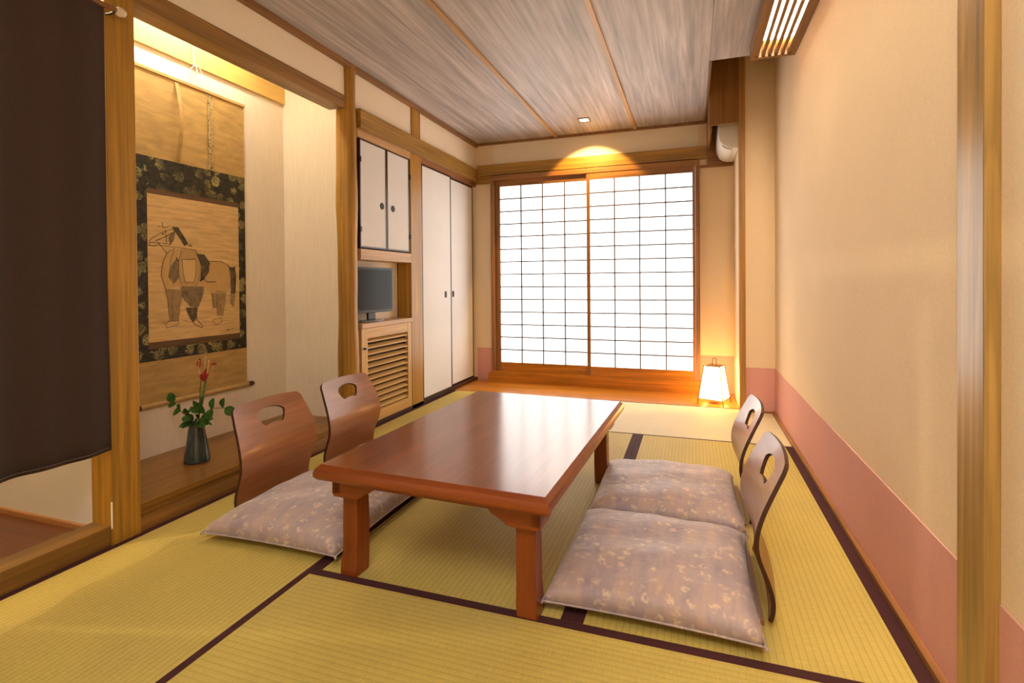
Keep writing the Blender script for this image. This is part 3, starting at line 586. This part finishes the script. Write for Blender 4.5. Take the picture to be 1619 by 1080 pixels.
def flower():
    t = thing('red_flower', 'tall slender flower stem with curled red petals and long stamens', 'flower', (VX, VY, .27), group='sprigs in the green vase')
    bm = bmesh.new(); bm_tube(bm, [(.005, .005, -.1), (.012, 0, .02), (.028, -.004, .12), (.034, -.006, .20), (.046, -.008, .25)], [.0035, .0035, .003, .0028, .0024], 7); obj('stem', bm, STEM, t, 60)
    bm = bmesh.new(); bm_tube(bm, [(.03, 0, .10), (.05, -.004, .17), (.070, -.006, .23), (.082, -.008, .262)], [.006, .008, .006, .003], 7); obj('side_stem', bm, STEM, t, 60)
    for (b, d, n, L_, wd) in [((.066, -.008, .235), (.1, -.2, 1), (0, -.9, .3), .062, .034), ((.066, -.008, .235), (.5, -.3, .7), (0, -.9, .3), .05, .022), ((.036, -.006, .30), (-.1, -.2, 1), (0, -.9, .3), .046, .026), ((.108, -.008, .32), (.9, -.2, .25), (0, -.5, .8), .04, .02), ((.070, -.008, .24), (-.5, -.3, .6), (0, -.9, .3), .04, .022)]:
        bm = bmesh.new(); leaf(bm, b, d, n, L_, wd, .3); bmesh.ops.solidify(bm, geom=bm.faces[:], thickness=.0008); obj('petal', bm, PETAL, t, 60)
    for path in [[(.046, -.008, .25), (.028, -.008, .29), (.032, -.008, .335)], [(.046, -.008, .25), (.058, -.01, .27), (.072, -.01, .30), (.074, -.01, .352)], [(.070, -.008, .25), (.088, -.01, .285), (.098, -.01, .338)], [(.075, -.008, .24), (.108, -.01, .27), (.124, -.01, .315)]]:
        bm = bmesh.new(); bm_tube(bm, path, .0018, 5); bmesh.ops.create_icosphere(bm, subdivisions=1, radius=.0042, matrix=Matrix.Translation(path[-1])); obj('stamen', bm, STAMEN, t, 60)
    for b, d in [((.02, 0, .08), (-.6, -.4, .5)), ((.03, 0, .13), (.6, -.4, .5)), ((.028, 0, .10), (-.3, -.5, .7))]:
        bm = bmesh.new(); leaf(bm, b, d, (0, -.8, .4), .05, .03); bmesh.ops.solidify(bm, geom=bm.faces[:], thickness=.0008); obj('leaf', bm, LEAF, t, 60)
flower()

# ------------------------------------------------------------------ doorway curtain and rod
def noren():
    t = thing('doorway_curtain', 'dark brown plain doorway curtain hanging at the left edge', 'curtain', (.045, .80, .372))
    hgt = 1.618
    for y0, y1 in ((-.56, .030), (.050, .462)): noren_cloth(t, y0, y1, hgt)
    r = noren_rod()
def noren_cloth(t, y0, y1, hgt):
    bm = bmesh.new(); ny, nz = 44, 24; A = []
    for j in range(nz+1):
        row = []
        for i in range(ny+1):
            y = y0+(y1-y0)*i/ny; z = hgt*j/nz; k = 1-.45*j/nz
            row.append(bm.verts.new((k*(.013*sin(y*21+.6)+.006*sin(y*47+2)+.009*sin(y*13+z*1.1)), y+.012*(1-j/nz)**3*(1 if i > ny*.8 else 0)*((i/ny-.8)/.2), z-.006*sin(y*4))))
        A.append(row)
    for a, b in zip(A, A[1:]):
        for i in range(ny): bm.faces.new((a[i], a[i+1], b[i+1], b[i]))
    bmesh.ops.solidify(bm, geom=bm.faces[:], thickness=.0018); obj('cloth', bm, NOREN, t, 180)
    bm = bmesh.new(); P = [(.0025+(.013*sin(y*21+.6)+.006*sin(y*47+2)+.009*sin(y*13)), y, -.006*sin(y*4)+.012) for y in [y0+(y1-y0)*i/40 for i in range(41)]]
    bm_tube(bm, P, .002, 5); obj('hem', bm, NOREN, t, 60)
def noren_rod():
    r = thing('curtain_rod', 'pale curtain rod end with a round knob above the dark curtain', 'rod', (.045, 1.28, 1.985))
    bm = bmesh.new(); bm_tube(bm, [(0, -1.1, .006), (0, .018, .006)], .009, 12); obj('rod', bm, BROWN_Y, r, 50)
    bm = bmesh.new(); bm_tube(bm, [(0, .018, .006), (0, .024, .006), (0, .034, .006), (0, .048, .006), (0, .054, .006)], [.010, .016, .018, .014, .006], 14); obj('rod_knob', bm, plain('clear_knob', (226, 206, 184), .15), r, 60)
    bm = bmesh.new(); bm_tube(bm, [(0, .012, -.004), (-.02, .012, -.006), (-.041, .012, -.004)], .005, 8); obj('bracket', bm, BLACK, r, 60)
noren()

# ------------------------------------------------------------------ cupboards, television, closet doors
def wall_cabinet():
    t = thing('wall_cabinet', 'small white upper cupboard with dark edged double doors', 'cupboard', (0, 3.10, 1.135))
    box('shelf_board', (-.125, 0), (-.31, .31), (0, .071), PALEW_Y, t, .003); box('body', (-.125, -.03), (-.31, .31), (.072, .798), MATT_DARK, t)
    for y0, y1, s, hs in ((-.31, -.006, 1, -1), (.0, .296, -1, 1)):
        d = box('door', (-.024, -.006), (y0+.010, y1-.010), (.090, .788), FUSUMA, t)
        for a, b, c, e in ((y0, y0+.010, .080, .798), (y1-.010, y1, .080, .798)): box('edge_strip', (-.026, -.003), (a, b), (c, e), DARKW, d)
        box('edge_strip', (-.026, -.003), (y0+.010, y1-.010), (.080, .090), DARKW, d); box('edge_strip', (-.026, -.003), (y0+.010, y1-.010), (.788, .798), DARKW, d)
        yp = y1-.055 if s > 0 else y0+.075
        bm = bmesh.new(); bm_tube(bm, [(-.007, yp, .384), (-.004, yp, .384), (-.0035, yp, .384)], [.024, .024, .018], 18); obj('round_pull', bm, PULL, d, 50)
    for z in (.20, .66):
        for y in (-.3135, .297): box('hinge', (-.004, .004), (y, y+.014), (z-.018, z+.018), BLACK, t)
wall_cabinet()
def louver_cabinet():
    t = thing('louvered_cabinet', 'honey wood low cabinet with slatted door under the television', 'cabinet', (0, 3.10, .028))
    box('counter_top', (-.125, .004), (-.31, .31), (.650, .682), PALEW_Y, t, .003); box('body', (-.125, -.05), (-.31, .31), (0, .650), MATT_DARK, t)
    bm = bmesh.new(); bm_box(bm, (-.03, -.002), (-.31, -.245), (.0, .648), .002); bm_box(bm, (-.03, -.002), (.255, .308), (.0, .648), .002)
    n0 = len(bm.faces); bm_box(bm, (-.03, -.003), (-.245, .255), (.578, .648), .002); bm_box(bm, (-.03, -.003), (-.245, .255), (.0, .075), .002)
    for f in bm.faces:
        if -.25 < f.calc_center_median().y < .26 and f.calc_center_median().x < 1: f.material_index = 1 if abs(f.calc_center_median().y) < .2 else 0
    d = obj('door', bm, [HONEY_Z, HONEY_Y], t)
    s0 = None
    for i in range(12):
        z = .094+i*.0425
        if s0 is None:
            bm = bmesh.new(); bm_prism(bm, [(-.036, .010), (-.033, .014), (-.006, -.003), (-.006, -.011), (-.009, -.011)], -.245, .255, 1); s0 = obj('slat', bm, HONEY_Y, d, None, (0, 0, z))
        else: same('slat', s0, d, (0, 0, z))
    box('knob', (-.002, .012), (-.290, -.272), (.508, .522), BLACK, d, .003)
louver_cabinet()
def television():
    t = thing('television', 'small flat black television in the cabinet niche', 'television', (-.062, 2.985, .711), R(0))
    rz = R(-8); g = []
    g.append(box('housing', (-.02, .012), (-.21, .21), (.062, .378), TVB, t, .006)); g.append(box('screen', (.0105, .0135), (-.193, .193), (.082, .362), TVS, t))
    g.append(box('speaker_bar', (.012, .016), (-.20, .20), (.064, .078), TVB, t, .002)); g.append(box('stand_neck', (-.014, .004), (-.035, .035), (.012, .064), TVB, t, .003))
    bm = bmesh.new(); bm_prism(bm, [(.050*cos(a), .105*sin(a)) for a in [2*pi*k/28 for k in range(28)]], 0, .012, 2); g.append(obj('stand_base', bm, GREYP, t))
    box('side_button', (-.006, .004), (.2095, .2125), (.23, .25), GREYP, t)
    t.rotation_euler = (0, 0, rz)
television()
box_ = thing('wall_niche', 'plain recessed niche behind the television', 'wall', kind='structure')
box('niche_back', (-.14, -.126), (2.79, 3.41), (.711, 1.134), CREAM, box_)
def closet_door(y0, y1, x, yp, label):
    t = thing('sliding_door', label, 'door', (x, (y0+y1)/2, .030), group='white closet doors'); h = (y1-y0)/2; z = 1.912
    box('paper_panel', (-.020, 0), (-h+.012, h-.012), (.014, z-.014), FUSUMA, t)
    for a, b in ((-h, -h+.012), (h-.012, h)): box('edge_strip', (-.022, .003), (a, b), (0, z), DARKW, t)
    for a, b in ((0, .014), (z-.014, z)): box('edge_strip', (-.022, .003), (-h+.012, h-.012), (a, b), DARKW, t)
    yy = yp-(y0+y1)/2; bm = bmesh.new(); pts = []
    for k in range(20):
        a = 2*pi*k/20; pts.append((yy+.018*cos(a), .846+(.012 if sin(a) >= 0 else -.012)+.018*sin(a)))
    bm_prism(bm, pts, -.001, .003, 0); obj('finger_pull', bm, PULL, t)
closet_door(3.585, 4.102, -.008, 3.99, 'tall white sliding closet door next to the cabinets')
closet_door(4.085, 4.635, -.036, 4.19, 'tall white sliding closet door next to the window wall')

# ------------------------------------------------------------------ lamps
def ceiling_light():
    t = thing('ceiling_light', 'long wooden ceiling lamp with slats over warm tubes along the right wall', 'lamp', (2.517, 3.27, H))
    z0, z1 = -.085, 0; y0 = -2.6
    box('side_board', (-.122, -.094), (y0, 0), (z0, z1), SLATW, t, .002); box('side_board', (.094, .120), (y0, 0), (z0, z1), SLATW, t, .002)
    box('end_board', (-.094, .094), (-.026, 0), (z0, z1), SLATW, t, .002); box('end_board', (-.094, .094), (y0, y0+.03), (z0, z1), SLATW, t, .002)
    box('light_panel', (-.090, .090), (y0+.04, -.10), (-.018, -.014), LAMPW, t)
    box('top_board', (-.094, .094), (y0+.03, -.026), (-.012, -.002), SLATW, t)
    s0 = None
    for i in range(6):
        x = -.085+i*.034
        if s0 is None: s0 = box('slat', (-.0095, .0095), (y0+.03, -.026), (-.078, -.040), SLATW, t); s0.location = (x, 0, 0)
        else: same('slat', s0, t, (x, 0, 0))
ceiling_light()
t = thing('recessed_downlight', 'small square recessed ceiling lamp above the window beam', 'lamp', (1.19, 4.26, H))
for x, y in (((-.05, -.036), (-.05, .05)), ((.036, .05), (-.05, .05)), ((-.036, .036), (-.05, -.036)), ((-.036, .036), (.036, .05))): box('trim_frame', x, y, (-.006, -.0005), BROWN_X, t)
box('lens', (-.036, .036), (-.036, .036), (-.003, -.0005), DOWNL, t)
d = bpy.data.lights.new('downlight_beam', 'SPOT'); d.energy = DOWN_E; d.color = (1, .58, .16); d.spot_size = R(90); d.spot_blend = .2; d.shadow_soft_size = .03
o = bpy.data.objects.new('downlight_beam', d); COL.objects.link(o); o.parent = t; o.location = (0, 0, -.012); o.rotation_euler = (R(30), 0, 0)
t = thing('tube_lamp', 'hidden fluorescent tube behind the alcove lintel', 'lamp', (-.32, 2.0, 2.43))
bm = bmesh.new(); bm_tube(bm, [(0, -.52, 0), (0, .26, 0)], .013, 12); obj('tube', bm, TUBE, t, 50)
box('mount', (-.03, .03), (-.55, .5), (.02, .05), WHITEP, t, .003)

# ------------------------------------------------------------------ air conditioner, cover, switch
def air_conditioner():
    t = thing('air_conditioner', 'white wall air conditioner under the brown wooden cover', 'air conditioner', (2.404, 4.36, 1.985))
    bm = bmesh.new(); pts = [(0, 0), (-.045, .002), (-.085, .014), (-.115, .036), (-.134, .066), (-.142, .10), (-.142, .27), (0, .27)]
    bm_prism(bm, pts, -.24, .24, 1); bmesh.ops.bevel(bm, geom=[e for e in bm.edges if len(e.link_faces) == 2 and e.calc_face_angle(0) > .8], offset=.006, segments=2, affect='EDGES'); obj('body', bm, WHITEP, t, 40)
    bm = bmesh.new(); bm_prism(bm, [(-.05, -.001), (-.088, .010), (-.118, .033), (-.121, .031), (-.09, .006), (-.05, -.005)], -.21, .21, 1); obj('air_flap', bm, WHITEP, t)
    c = thing('air_conditioner_cover', 'brown wooden cover board hanging in front of the air conditioner', 'cover', (2.31, 4.015, 2.14))
    box('front_board', (-.112, .086), (-.012, .012), (0, .50), ACW, c, .002); box('side_board', (-.118, -.100), (.012, .60), (-.02, .50), BROWN_Z, c, .002)
    bm = bmesh.new(); bm_prism(bm, [(.02, -.02), (.06, -.02), (.045, -.09), (.035, -.10)], -.116, -.106, 0); obj('side_bracket', bm, BROWN_Z, c)
air_conditioner()
s = thing('wall_switch', 'white wall switch plate on the pier beside the lantern', 'switch', (2.405, 4.36, .30)); box('plate', (-.008, 0), (-.035, .035), (-.06, .06), WHITEP, s, .003); box('rocker', (-.011, -.007), (-.012, .012), (-.022, .022), WHITEP, s, .001)
